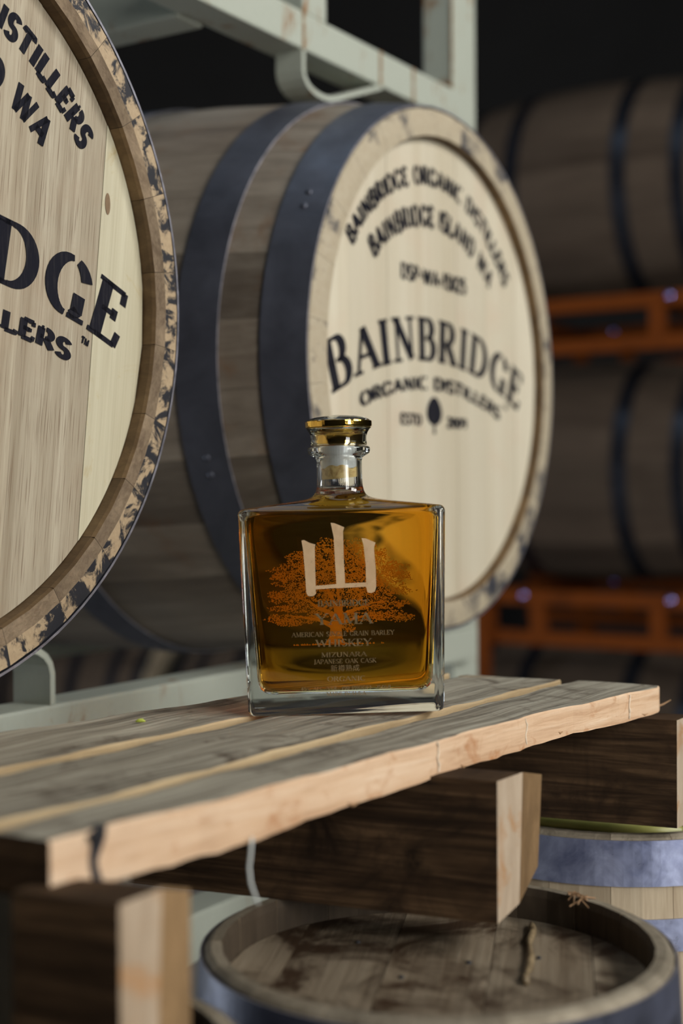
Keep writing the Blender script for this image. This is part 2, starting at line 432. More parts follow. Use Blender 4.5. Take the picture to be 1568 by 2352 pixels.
# skeleton glyphs: width, strokes (points, 'v' auto / 't' thin / 'T' thick), serif feet (x, y)
def skel():
    g = {}
    g['A'] = (.80, [([(.06, 0), (.40, 1)], 't'), ([(.40, 1), (.74, 0)], 'T'), ([(.18, .34), (.62, .34)], 't')], [(.06, 0), (.74, 0)])
    g['B'] = (.66, [([(.12, 0), (.12, 1)], 'T'), ([(.12, 1), (.34, 1)] + ell(.34, .765, .19, .235, 90, -90) + [(.12, .53)], 'v'), ([(.12, .53), (.37, .53)] + ell(.37, .265, .22, .265, 90, -90) + [(.12, 0)], 'v')], [(.12, 0), (.12, 1)])
    g['C'] = (.74, [(ell(.42, .5, .34, .5, 48, 312, 24), 'v')], [])
    g['D'] = (.78, [([(.12, 0), (.12, 1)], 'T'), ([(.12, 1), (.30, 1)] + ell(.30, .5, .38, .5, 90, -90, 20) + [(.12, 0)], 'v')], [(.12, 0), (.12, 1)])
    g['E'] = (.60, [([(.12, 0), (.12, 1)], 'T'), ([(.12, 1), (.50, 1)], 't'), ([(.49, 1.02), (.50, .78)], 'm'), ([(.12, .52), (.38, .52)], 't'), ([(.38, .42), (.38, .62)], 'm'), ([(.12, 0), (.52, 0)], 't'), ([(.51, -.02), (.545, .24)], 'm')], [(.12, 0), (.12, 1)])
    g['F'] = (.58, [([(.12, 0), (.12, 1)], 'T'), ([(.12, 1), (.52, 1), (.54, .84)], 't'), ([(.12, .52), (.42, .52)], 't')], [(.12, 0), (.12, 1)])
    g['G'] = (.78, [(ell(.42, .5, .34, .5, 24, 314, 26), 'v'), ([(.635, .10), (.635, .42)], 'T')], [(.635, .40)])
    g['H'] = (.80, [([(.13, 0), (.13, 1)], 'T'), ([(.67, 0), (.67, 1)], 'T'), ([(.13, .52), (.67, .52)], 't')], [(.13, 0), (.13, 1), (.67, 0), (.67, 1)])
    g['I'] = (.30, [([(.15, 0), (.15, 1)], 'T')], [(.15, 0), (.15, 1)])
    g['J'] = (.42, [([(.28, 1), (.28, .12)] + ell(.14, .12, .14, .2, 0, -110, 8), 'T')], [(.28, 1)])
    g['K'] = (.74, [([(.12, 0), (.12, 1)], 'T'), ([(.14, .42), (.62, 1)], 't'), ([(.28, .58), (.66, 0)], 'T')], [(.12, 0), (.12, 1), (.62, 1), (.66, 0)])
    g['L'] = (.58, [([(.12, 0), (.12, 1)], 'T'), ([(.12, 0), (.50, 0), (.54, .18)], 't')], [(.12, 0), (.12, 1)])
    g['M'] = (.94, [([(.13, 0), (.13, 1)], 't'), ([(.13, 1), (.47, .02)], 'T'), ([(.47, .02), (.81, 1)], 't'), ([(.81, 0), (.81, 1)], 'T')], [(.13, 0), (.13, 1), (.81, 0), (.81, 1)])
    g['N'] = (.80, [([(.13, 0), (.13, 1)], 't'), ([(.13, 1), (.67, 0)], 'T'), ([(.67, 0), (.67, 1)], 't')], [(.13, 0), (.13, 1), (.67, 1)])
    g['O'] = (.84, [(ell(.42, .5, .34, .5, 90, 450, 36), 'v')], [])
    g['P'] = (.62, [([(.12, 0), (.12, 1)], 'T'), ([(.12, 1), (.34, 1)] + ell(.34, .74, .2, .26, 90, -90) + [(.12, .48)], 'v')], [(.12, 0), (.12, 1)])
    g['R'] = (.70, [([(.12, 0), (.12, 1)], 'T'), ([(.12, 1), (.34, 1)] + ell(.34, .75, .2, .25, 90, -90) + [(.12, .5)], 'v'), ([(.34, .5), (.62, 0)], 'T')], [(.12, 0), (.12, 1), (.62, 0)])
    g['S'] = (.58, [(ell(.29, .745, .2, .255, 25, 270, 16) + ell(.29, .245, .21, .245, 90, -155, 16), 'v')], [])
    g['T'] = (.68, [([(.34, 0), (.34, 1)], 'T'), ([(.06, .84), (.08, 1), (.60, 1), (.62, .84)], 't')], [(.34, 0)])
    g['U'] = (.78, [([(.13, 1), (.13, .3)] + ell(.39, .3, .26, .3, 180, 360) + [(.65, 1)], 'v')], [(.13, 1), (.65, 1)])
    g['V'] = (.78, [([(.06, 1), (.39, 0)], 'T'), ([(.39, 0), (.72, 1)], 't')], [(.06, 1), (.72, 1)])
    g['W'] = (1.10, [([(.06, 1), (.32, 0)], 'T'), ([(.32, 0), (.55, .95)], 't'), ([(.55, .95), (.80, 0)], 'T'), ([(.80, 0), (1.04, 1)], 't')], [(.06, 1), (1.04, 1)])
    g['Y'] = (.74, [([(.06, 1), (.37, .48)], 'T'), ([(.37, .48), (.68, 1)], 't'), ([(.37, 0), (.37, .48)], 'T')], [(.37, 0), (.06, 1), (.68, 1)])
    g['Z'] = (.68, [([(.08, .84), (.08, 1), (.60, 1)], 't'), ([(.60, 1), (.08, 0)], 'T'), ([(.08, 0), (.60, 0), (.62, .16)], 't')], [])
    g['0'] = (.62, [(ell(.31, .5, .22, .5, 90, 450, 30), 'v')], [])
    g['1'] = (.40, [([(.06, .8), (.2, 1), (.2, 0)], 'T')], [(.2, 0)])
    g['2'] = (.60, [(ell(.29, .72, .2, .28, 165, -35, 14) + [(.08, 0), (.54, 0)], 'v')], [])
    g['4'] = (.64, [([(.42, 0), (.42, 1), (.06, .3), (.58, .3)], 'v')], [])
    g['5'] = (.58, [([(.5, 1), (.14, 1), (.12, .55)] + ell(.27, .32, .23, .32, 110, -150, 14), 'v')], [])
    g['7'] = (.58, [([(.06, 1), (.52, 1), (.2, 0)], 'v')], [])
    g['9'] = (.60, [(ell(.29, .7, .21, .3, 0, 360, 22), 'v'), ([(.5, .7)] + ell(.28, .45, .22, .45, 0, -110, 10), 'v')], [])
    g['%'] = (.80, [(ell(.2, .78, .13, .2, 0, 360, 12), 't'), (ell(.6, .22, .13, .2, 0, 360, 12), 't'), ([(.16, 0), (.64, 1)], 't')], [])
    g['-'] = (.40, [([(.06, .45), (.34, .45)], 'T')], [])
    g['.'] = (.24, [([(.12, .0), (.12, .1)], 'T')], [])
    g['/'] = (.44, [([(.04, -.05), (.40, 1.05)], 't')], [])
    g['('] = (.34, [(ell(.34, .45, .22, .62, 120, 240, 10), 'v')], [])
    g[')'] = (.34, [(ell(.0, .45, .22, .62, 60, -60, 10), 'v')], [])
    g[' '] = (.42, [], [])
    return g
GLYPH = skel()
GAPS_SERIF = {'B': [.23], 'D': [.24], 'G': [.47], 'R': [.23], 'C': [.46], 'O': [.42]}
GAPS_SANS = {'B': [.26], 'D': [.27], 'G': [.46], 'R': [.26], 'C': [.44], 'O': [.42], '0': [.31], 'P': [.26], '9': [.29], 'A': [.40]}

def glyph_quads(ch, thick, thin, serif, gaps, gapw, xs, bleed=0.0):
    w, strokes, feet = GLYPH[ch]
    quads = []
    def emit(pts, kind):
        # dense samples, cut by the stencil bridges
        dense = []
        for a, b in zip(pts, pts[1:]):
            L = math.hypot((b[0] - a[0]) * xs, b[1] - a[1])
            k = max(1, int(L / 0.025))
            dense += [(a[0] + (b[0] - a[0]) * i / k, a[1] + (b[1] - a[1]) * i / k) for i in range(k)]
        dense.append(pts[-1])
        runs, cur = [], []
        for q in dense:
            hit = False
            if kind == 'v':
                hit = any(abs(q[0] - gx) * xs < gapw / 2 for gx in gaps)
            if hit:
                if len(cur) > 1: runs.append(cur)
                cur = []
            else: cur.append(q)
        if len(cur) > 1: runs.append(cur)
        for run in runs:
            P = [Vector((q[0] * xs, thick * .0 + thin / 2 + q[1] * (1 - thin))) for q in run]
            L, Rr = [], []
            for i in range(len(P)):
                d = (P[min(i + 1, len(P) - 1)] - P[max(i - 1, 0)])
                if d.length < 1e-9: d = Vector((1, 0))
                d.normalize()
                if kind == 'T': wd = thick
                elif kind == 't': wd = thin
                elif kind == 'm': wd = thick * .55
                else: wd = thin + (thick - thin) * abs(d.y) ** 1.3
                nrm = Vector((-d.y, d.x)) * wd / 2
                L.append(P[i] + nrm); Rr.append(P[i] - nrm)
            for i in range(len(P) - 1):
                quads.append((L[i], L[i + 1], Rr[i + 1], Rr[i]))
    for pts, kind in strokes: emit(pts, kind)
    if serif > 0:
        for x, y in feet:
            hw = thick / 2 + serif
            y0 = 0 if y < .5 else (1 - thin * .9 if y > .9 else y - thin * .4)
            quads.append((Vector((x * xs - hw, y0)), Vector((x * xs + hw, y0)), Vector((x * xs + hw, y0 + thin * .9)), Vector((x * xs - hw, y0 + thin * .9))))
    return w * xs, quads

def text_quads(txt, h, thick, thin, serif=0.0, xs=1.0, track=0.06, stencil=None, gapw=0.06, radius=None, centre=(0, 0), width=None, first=1.0, rot=0.0):
    """quads of a line centred on centre; radius bends it over an arch (baseline crown at centre)"""
    items, x = [], 0.0
    for i, ch in enumerate(txt):
        w, q = glyph_quads(ch, thick, thin, serif, (stencil or {}).get(ch, []), gapw, xs)
        s = first if i == 0 else 1.0
        items.append((x, w * s, q, s)); x += w * s + track
    total = (x - track) * h
    k = 1.0 if width is None else width / total
    out = []
    for x, w, q, s in items:
        mid = (x + w / 2) * h * k - total * k / 2
        for quad in q:
            pts = []
            for v in quad:
                lx = (v.x * s - w / 2) * h * k; ly = (v.y * s - (s - 1) * .35) * h
                if radius:
                    a = mid / radius
                    px = (radius + ly) * math.sin(a) + lx * math.cos(a)
                    py = (radius + ly) * math.cos(a) - lx * math.sin(a) - radius
                else:
                    px, py = mid + lx, ly
                if rot:
                    px, py = px * math.cos(rot) - py * math.sin(rot), px * math.sin(rot) + py * math.cos(rot)
                pts.append((centre[0] + px, centre[1] + py))
            out.append(pts)
    return out

def quads_mesh(name, polys, z, m, parent):
    """flat print: polygons in the local xy plane, all facing +z"""
    verts, faces = [], []
    for p in polys:
        ar = sum(p[i][0] * p[(i + 1) % len(p)][1] - p[(i + 1) % len(p)][0] * p[i][1] for i in range(len(p)))
        if ar < 0: p = p[::-1]
        s = len(verts)
        verts += [(a, b, z) for a, b in p]
        faces.append(tuple(range(s, s + len(p))))
    return mesh_obj(name, verts, faces, m, parent)

def head_print(parent, z, dx):
    P = []
    sans = dict(thick=.25, thin=.19, stencil=GAPS_SANS, gapw=.07)
    P += text_quads('BAINBRIDGE ORGANIC DISTILLERS', .0225, xs=.86, radius=.2145, centre=(0, .2006), width=.405, **sans)
    P += text_quads('BAINBRIDGE ISLAND WA', .0258, xs=.86, radius=.196, centre=(0, .1554), width=.288, **sans)
    P += text_quads('DSP-WA-15025', .0195, xs=.9, centre=(-.002, .0915), width=.152, thick=.245, thin=.19, stencil=GAPS_SANS, gapw=.07)
    P += text_quads('BAINBRIDGE', .0475, thick=.195, thin=.088, serif=.04, xs=.84, track=.125, stencil=GAPS_SERIF, gapw=.045, radius=.526, centre=(0, .0096), width=.440, first=1.1)
    P += text_quads('ORGANIC DISTILLERS', .0165, xs=.9, radius=.50, centre=(0, -.0227), width=.325, **sans)
    P += text_quads('TM', .0062, xs=.8, thick=.24, thin=.2, centre=(.1775, -.0345), rot=-.33)
    P += text_quads('ESTD', .0135, xs=.85, centre=(-.057, -.0625), width=.047, **sans)
    P += text_quads('2009', .0135, xs=.85, centre=(.050, -.0625), width=.048, **sans)
    oval = [(-.004 + .0175 * math.cos(a) * (1 - .18 * math.sin(a)), -.0445 + .0155 * math.sin(a)) for a in [2 * PI * i / 32 for i in range(32)]]
    P.append(oval)
    P.append([(-.0065, -.059), (-.0015, -.059), (-.0025, -.066), (-.0055, -.066)])
    P.append([(-.0065, -.066), (-.0015, -.066), (-.0015, -.070), (-.0065, -.070)])
    P = [[(a + dx, b) for a, b in q] for q in P]
    return quads_mesh('stencilled_lettering', P, z, M['ink'], parent)

# ------------------------------------------------------------------ barrels
def clip_strip(x0, x1, rad, n=40):
    """outline of the part of a disc between x0 and x1"""
    pts = []
    x0c, x1c = max(x0, -rad), min(x1, rad)
    for i in range(n + 1):
        x = x0c + (x1c - x0c) * i / n
        pts.append((x, math.sqrt(max(0, rad * rad - x * x))))
    for i in range(n + 1):
        x = x1c + (x0c - x1c) * i / n
        pts.append((x, -math.sqrt(max(0, rad * rad - x * x))))
    out = []
    for q in pts:
        if not out or (abs(q[0] - out[-1][0]) + abs(q[1] - out[-1][1])) > 1e-5: out.append(q)
    if abs(out[0][0] - out[-1][0]) + abs(out[0][1] - out[-1][1]) < 1e-5: out.pop()
    return out

class Spec: pass
def spec(**k):
    s = Spec(); s.__dict__.update(k); return s
BIG = spec(L=.90, r0=.2845, rb=.329, ri=.254, flat=.2672, rec=.012, drop=.0018, nst=28, hoops=[(.0025, .050), (.095, .141), (.315, .360), (.540, .585), (.759, .805), (.850, .896)], th=.0024, board=.078)
FAR = spec(L=.90, r0=.283, rb=.328, ri=.254, flat=.2695, rec=.012, drop=.0025, nst=24, hoops=[(.004, .045), (.105, .145), (.265, .310), (.590, .635), (.755, .795), (.855, .896)], th=.0022, board=.085)
SMALL = spec(L=.43, r0=.1395, rb=.1462, ri=.1275, flat=.1350, rec=.021, drop=.002, nst=18, hoops=[(.0035, .040), (.066, .092), (.150, .170), (.260, .280), (.338, .364), (.388, .424)], th=.0017, board=.062)

def prof_r(sp, s):
    q = (s - sp.L / 2) / (sp.L / 2)
    return sp.r0 + (sp.rb - sp.r0) * (1 - q * q)

def make_barrel(name, sp, mats, rivets=True, board_rot=0.0, lettering=None, wob=0.0):
    """local +Z is the axis out of the front head, front chime plane at z = 0"""
    root = empty(name)
    # one stave, then copies around the axis
    ns = sp.nst
    half = PI / ns - .00018 / sp.r0
    ss = [.0] + [sp.L * t for t in (.03, .08, .16, .28, .40, .5, .60, .72, .84, .92, .97)] + [sp.L]
    prof = []           # (r, z, material of the segment that starts here)
    prof.append((sp.ri, -sp.rec - .022, 3))
    prof.append((sp.ri, -sp.rec * .25, 3))
    prof.append((sp.ri + .0012, 0.0, 1))
    prof.append((sp.flat, 0.0, 2))
    prof.append((sp.r0 - .001, -sp.drop, 2))
    for i, s in enumerate(ss[1:-1]):
        prof.append((prof_r(sp, s) if i else prof_r(sp, s), -s, 0))
    prof.insert(5, (sp.r0, -sp.drop - .002, 0))
    prof.append((sp.r0, -sp.L + .003, 1))
    prof.append((sp.ri, -sp.L, 3))
    prof.append((sp.ri, -sp.L + .04, 0))
    na = 2
    verts, faces, mi = [], [], []
    for r, z, _ in prof:
        for k in range(na + 1):
            a = -half + 2 * half * k / na
            verts.append((r * math.cos(a), r * math.sin(a), z))
    for i in range(len(prof) - 1):
        for k in range(na):
            a = i * (na + 1) + k
            faces.append((a, a + na + 1, a + na + 2, a + 1)); mi.append(prof[i][2])
    # radial side walls of the stave, down to the inner face
    inner = len(verts)
    for r, z, _ in prof:
        rr = max(sp.ri + .0003, r - .027 * sp.r0 / .283) if r > sp.ri + .001 else sp.ri + .0003
        for sgn in (-1, 1): verts.append((rr * math.cos(sgn * half), rr * math.sin(sgn * half), z))
    for i in range(len(prof) - 1):
        a = i * (na + 1)
        faces.append((a, inner + 2 * i, inner + 2 * i + 2, a + na + 1)); mi.append(0)
        faces.append((a + na, a + 2 * na + 1, inner + 2 * i + 3, inner + 2 * i + 1)); mi.append(0)
    st = mesh_obj('stave', verts, faces, [mats['stave'], mats['end'], mats['bevel'], mats['in']], root, mi)
    for k in range(1, ns):
        c = st.copy(); COL.objects.link(c); c.parent = root
        c.rotation_euler = (0, 0, 2 * PI * k / ns)
    # hoops
    seg = 120
    for j, (s0, s1) in enumerate(sp.hoops):
        g = .0004
        pr = [(prof_r(sp, s0) + g, -s0), (prof_r(sp, s0) + sp.th, -s0), (prof_r(sp, (s0 + s1) / 2) + sp.th, -(s0 + s1) / 2), (prof_r(sp, s1) + sp.th, -s1), (prof_r(sp, s1) + g, -s1)]
        hp = lathe('hoop', pr[::-1], [mats['hoop'], mats['edge']], root, seg, True, False, [1, 0, 0, 1, 0])
        if rivets:
            for da in (-.03, .03):
                ang = 2.6 + j * .9 + da * .28 / sp.r0
                sm = (s0 + s1) / 2
                rr = prof_r(sp, sm) + sp.th
                rv = lathe('rivet', [(.0, .0016), (.0024, .0013), (.0036, .0005), (.0038, -.0006)], mats['hoop'], hp, 12)
                rv.location = (rr * math.cos(ang), rr * math.sin(ang), -sm)
                rv.rotation_euler = (0, PI / 2, ang)
    # front head boards
    rad = sp.ri - .0008
    nb = int(math.ceil(2 * rad / sp.board)) + 1
    x = -sp.board * (nb // 2 + .5)
    k = 0
    while x < rad:
        a, b = x + .0002, x + sp.board - .0002
        x += sp.board
        if b < -rad + .004 or a > rad - .004: continue
        out = clip_strip(a, b, rad, 14)
        n = len(out)
        zt = -sp.rec - (.0004 if k % 2 else 0)
        vs = [(p[0], p[1], zt) for p in out] + [(p[0], p[1], zt - .02) for p in out]
        fs = [tuple(range(n))[::-1] if False else tuple(reversed(range(n))), tuple(range(n, 2 * n))] + [(i, (i + 1) % n, n + (i + 1) % n, n + i) for i in range(n)]
        bo = mesh_obj('head_board', vs, fs, mats['head'], root)
        bo.rotation_euler = (0, 0, board_rot)
        k += 1
    lathe('rear_head', [(0, -sp.L + .035), (rad, -sp.L + .035), (rad, -sp.L + .055), (0, -sp.L + .055)], mats['head'], root, 48, False, False)
    if lettering is not None:
        head_print(root, -sp.rec + .0004, lettering)
    return root

A = 1.01563266
n_ax = Vector((math.sin(A), -math.cos(A), 0))        # the way the barrel heads face
h_ax = Vector((math.cos(A), math.sin(A), 0))         # along the rack
LC = Vector((-0.28088, 0.91703, 0.14852 + H))
MC = Vector((0.12156, 1.57807, 0.13560 + H))

def lying(c, spin=0.0):
    m = Matrix(((h_ax.x, 0, n_ax.x, c.x), (h_ax.y, 0, n_ax.y, c.y), (0, 1, 0, c.z), (0, 0, 0, 1)))
    return m @ Matrix.Rotation(spin, 4, 'Z')
big_mats = dict(stave=M['stave'], end=M['endgrain'], bevel=M['bevel'], hoop=M['hoop'], edge=M['hoop_edge'], head=M['head_oak'])
big_mats['in'] = M['croze']
left = make_barrel('oak_barrel', BIG, big_mats, True, -.115, .006)
left.matrix_world = lying(LC)
tag(left, 'big pale-headed oak barrel cut off by the left edge of the photo', 'barrel', 'stencilled barrels on the pale green rack')
bs = [c for c in left.children if c.name.startswith('head_board')]
bs.sort(key=lambda c: sum(v.co.x for v in c.data.vertices) / len(c.data.vertices))
for c in bs[-1:]:
    c.data.materials[0] = M['sapwood']; c['label'] = 'pale yellowish sapwood board'
kn = quads_mesh('knot', [[(.2115 + .003 * math.cos(a), .077 + .0085 * math.sin(a)) for a in [2 * PI * i / 14 for i in range(14)]]], -BIG.rec + .0004, M['knot'], left)
mid_mats = dict(big_mats, bevel=M['bevel_pale'], head=M['head_fresh'], end=M['bevel_pale'])
mid_mats['in'] = M['croze']
mid = make_barrel('oak_barrel', BIG, mid_mats, True, .01, -.012)
mid.matrix_world = lying(MC)
tag(mid, 'oak barrel with dark blue-black hoops and full stencilled head behind the bottle', 'barrel', 'stencilled barrels on the pale green rack')

# ------------------------------------------------------------------ rack of the two barrels
def rk(t, s, z): return MC.xy.to_3d() + h_ax * t - n_ax * s + Vector((0, 0, z + H))
rack = empty('barrel_rack', mat=Matrix(((h_ax.x, -n_ax.x, 0, MC.x), (h_ax.y, -n_ax.y, 0, MC.y), (0, 0, 1, 0), (0, 0, 0, 1))))
tag(rack, 'pale green painted steel rack with rust streaks holding the stencilled barrels', 'rack')
# local: x = t along the rack, y = s backwards, z = height above the floor
TL, TR = -1.19, .393
for s in (.142, .66):
    for t0, t1 in ((TR - .072, TR) if s < .2 else (-.43, -.36), (TL, TL + .071)):
        box('post', t0, t1, s + .02, s + .065, 0, 2.35 if s < .2 else .97, M['rack'], rack, .003)
    for z0, z1 in ((-.226, -.183), (.495, .5375))[:2 if s < .2 else 1]:
        box('beam', TL + .03, TR - .04, s, s + .045, z0 + H, z1 + H, M['rack'], rack, .003)
box('beam', TL + .03, TR - .04, .142, .187, -.467 + H, -.4175 + H, M['rack'], rack, .003)
for t in (-.0746,):
    box('upright', t, t + .049, .143, .186, .5375 + H, 2.35, M['rack'], rack, .003)
for t in (-.245, -.80):
    box('cross_beam', t, t + .045, .187, .60, .492 + H, .5375 + H, M['rack'], rack, .003)
for t in (TR - .06, TL + .01):
    for z in (-.226,):
        box('cross_beam', t, t + .045, .187, .66, z + H, z + H + .043, M['rack'], rack, .003)
def strip(name, pts, s0, s1, th, m, parent):
    """bent flat bar: pts in the (t, z) plane, width from s0 to s1"""
    P = [Vector(p) for p in pts]
    nr = []
    for i in range(len(P)):
        d = (P[min(i + 1, len(P) - 1)] - P[max(i - 1, 0)]).normalized()
        nr.append(Vector((-d.y, d.x)))
    vs = []
    for p, q in zip(P, nr):
        for o, s in ((th / 2, s0), (th / 2, s1), (-th / 2, s1), (-th / 2, s0)):
            vs.append((p.x + q.x * o, s, p.y + q.y * o + H))
    fs = []
    for i in range(len(P) - 1):
        for k in range(4):
            a, b = i * 4 + k, i * 4 + (k + 1) % 4
            fs.append((a, b, b + 4, a + 4))
    fs += [(3, 2, 1, 0), tuple(len(vs) - 4 + k for k in range(4))]
    bm = bmesh.new()
    bv = [bm.verts.new(v) for v in vs]
    for f in fs: bm.faces.new([bv[i] for i in f])
    return from_bm(name, bm, m, parent)
def saddle_pts(t, flip=1, zb=.495, k=1.0):
    base = [(-.075, .0), (-.075, -.015), (-.075, -.027), (-.0725, -.036), (-.067, -.043), (-.058, -.0485), (-.046, -.0515), (-.032, -.052), (-.018, -.050), (.0, -.0435), (.05, -.021), (.098, .0)]
    return [(t + x * flip, zb + z * k * flip) for x, z in base]
strip('saddle', saddle_pts(.0, 1, .495, .83), .1425, .178, .006, M['rack'], rack)
strip('saddle', saddle_pts(-.77, 1, .495, .58), .1425, .178, .006, M['rack'], rack)
strip('saddle', [(t, z) for t, z in saddle_pts(-.557, -1, -.183)], .1425, .187, .006, M['rack'], rack)
strip('saddle', [(t, z) for t, z in saddle_pts(.20, -1, -.183)], .1425, .187, .006, M['rack'], rack)
M['rust'] = patchy('rusty_weld', (0.22, 0.12, 0.045), (0.36, 0.33, 0.24), 90, 0.5, 0.6, rough=0.8)
for t, z0, z1 in ((-.0755, .4955, .5365), (.094, .4955, .537), (.176, .4955, .537), (-.62, -.2255, -.1835)):
    box('weld_seam', t - .0028, t + .0028, .1412, .1428, z0 + H, z1 + H, M['rust'], rack)
for t, z0, z1 in ((TR - .0725, .54, .72),):
    box('rust_streak', t - .0015, t + .0022, .1613, .1628, z0 + H, z1 + H, M['rust'], rack)
for tc, cz in ((-.774, .1485), (0, .1356)):
    for s in (.142, .66):
        rr = prof_r(BIG, s + .022) + .0035
        strip('cradle', [(tc + rr * math.sin(a), cz - rr * math.cos(a)) for a in [(-.24 + .08 * i) for i in range(7)]], s, s + .045, .004, M['rack'], rack)
        for off in (-.07, .07):
            zz = cz - math.sqrt(rr * rr - off * off) - .001
            box('cradle_leg', tc + off - .006, tc + off + .006, s + .002, s + .043, -.183 + H, zz + H, M['rack'], rack)

# ------------------------------------------------------------------ pallet
ZP = -.1564 + H
ua = math.atan2(.8192, .5736)
PU0, PV0 = .45, .42
uvec, vvec = Vector((.5736, .8192, 0)), Vector((-.8192, .5736, 0))
pallet = empty('wooden_pallet', mat=Matrix.Translation(uvec * PU0 + vvec * PV0 + Vector((0, 0, ZP - .110))) @ Matrix.Rotation(ua, 4, 'Z'))
tag(pallet, 'weathered wooden pallet with peach sawn front edge carrying the whiskey bottle', 'pallet')
def lerp_tab(tab, x):
    if x <= tab[0][0]: return tab[0][1]
    for (a, b), (c, d) in zip(tab, tab[1:]):
        if x <= c: return b + (d - b) * (x - a) / (c - a)
    return tab[-1][1]
def plank(u0, u1, vf, vb, thick, side_m, seed, endcut=(0, 0), rise=0.0):
    rnd = random.Random(seed)
    n = 60
    verts, faces, mi = [], [], []
    ph = [rnd.uniform(0, 6.28) for _ in range(6)]
    for i in range(n + 1):
        f = i / n
        u = u0 + (u1 - u0) * f
        a, b = lerp_tab(vf, u), lerp_tab(vb, u)
        w = .0006 * math.sin(u * 140 + ph[0]) + .0004 * math.sin(u * 371 + ph[1])
        wb = .0006 * math.sin(u * 43 + ph[2]) + .0003 * math.sin(u * 197 + ph[3]) + .00025 * math.sin(u * 611 + ph[4]) + rnd.uniform(-.0003, .0003)
        th = lerp_tab(thick, u)
        zz = .110 + rise * 0
        dz = .0005 * math.sin(u * 60 + ph[5])
        e0, e1 = (endcut[0] if i == 0 else 0), (endcut[1] if i == n else 0)
        sec = [(a + .001 + w, zz - .0003 + dz), ((a * .7 + b * .3), zz + dz), ((a * .3 + b * .7), zz + dz), (b - .001 - w, zz - .0003 + dz), (b - w, zz - .0016 + dz), (b - w, zz - th + wb), (a + w, zz - th + wb), (a + w, zz - .0016 + dz)]
        for k, (v, z) in enumerate(sec):
            fr = (v - a) / max(b - a, 1e-6)
            du = (e1 * fr if i == n else 0) + (e0 * fr if i == 0 else 0)
            verts.append((u - PU0 + du, v - PV0, z))
    S = 8
    for i in range(n):
        for k in range(S):
            a, b = i * S + k, i * S + (k + 1) % S
            faces.append((a, b, b + S, a + S)); mi.append(0 if k in (0, 1, 2, 5) else 1)
    faces.append(tuple(reversed(range(S)))); mi.append(2)
    faces.append(tuple(range(n * S, n * S + S))); mi.append(1)
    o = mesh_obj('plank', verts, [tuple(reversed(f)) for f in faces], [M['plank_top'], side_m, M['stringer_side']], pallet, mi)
    return o
p1 = plank(.452, 1.092, [(.452, .479), (.478, .478), (.579, .4685), (.735, .467), (.892, .466), (1.0, .455), (1.085, .4465), (1.092, .450)], [(.45, .5145), (1.1, .521)], [(.45, .0285), (.58, .026), (.75, .023), (1.09, .021)], M['plank_side'], 1, (-.004, -.006))
p2 = plank(.455, 1.080, [(.45, .5285), (.544, .5245), (.651, .5296), (.739, .534), (.9, .532), (1.08, .533)], [(.45, .614), (1.1, .618)], [(.45, .021), (1.1, .021)], M['plank_side2'], 2, (.0, -.024))
p3 = plank(.46, 1.065, [(.45, .6305), (.7, .630), (1.07, .632)], [(.45, .733), (.64, .7255), (.86, .697), (1.07, .69)], [(.45, .021), (1.1, .021)], M['plank_side2'], 3, (0, -.01))
# stringers: cut skewed, running back to the left
wdir = Vector((-.925, .38, 0)).normalized()
wl = Vector((wdir.dot(uvec), wdir.dot(vvec)))
def stringer(name, u0, u1, v0, length, notch, m_end=None, ztop=.0885, zbot=0.0):
    secs = []
    u0 -= PU0; u1 -= PU0; v0 -= PV0
    um = u0 + (u1 - u0) * .46
    n = 10
    verts, faces, mi = [], [], []
    def ring(off, fr):
        base = [(u0, 0, zbot), (um, .0, zbot + notch[0]), (u1, notch[1], zbot + notch[2]), (u1, notch[1], zbot + notch[2] + .02), (u1, notch[3], ztop - .006), (um + .006, notch[3] * .5, ztop), (u0, 0, ztop)]
        k = fr
        return [(u + wl.x * off, v0 + dv * k + wl.y * off, z) for u, dv, z in base]
    for i in range(n + 1):
        off = length * i / n
        verts += ring(off, 1.0)
    S = 7
    for i in range(n):
        for k in range(S):
            a, b = i * S + k, i * S + (k + 1) % S
            faces.append((a, b, b + S, a + S)); mi.append(0)
    # front end in two facets
    faces.append((0, 6, 5, 1)); mi.append(1)
    faces.append((1, 5, 4, 3, 2)); mi.append(2)
    faces.append(tuple(range(n * S, n * S + S))); mi.append(1)
    bm = bmesh.new()
    bv = [bm.verts.new(v) for v in verts]
    for f, q in zip(faces, mi):
        bf = bm.faces.new([bv[i] for i in f]); bf.material_index = q
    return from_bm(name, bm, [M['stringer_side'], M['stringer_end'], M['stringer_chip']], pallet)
stringer('stringer', .772, .834, .4245, .34, (.006, .004, .022, .001))
stringer('stringer', 1.056, 1.114, .4215, .34, (.0, .002, .0, .002), zbot=.004)
stringer('stringer', .449, .500, .4335, .056, (.0, .004, .0, .004))
M['stringer_pale'] = wood('pale_grey_block', (0.12, 0.105, 0.085), (0.22, 0.20, 0.165), (0.32, 0.295, 0.25), (60, 20, 30), var=0.1, rough=0.8, bstr=0.5)
box('spacer_block', .456 - PU0, .52 - PU0, .4935 - PV0, .60 - PV0, .0, .0808, M['stringer_pale'], pallet, .002)
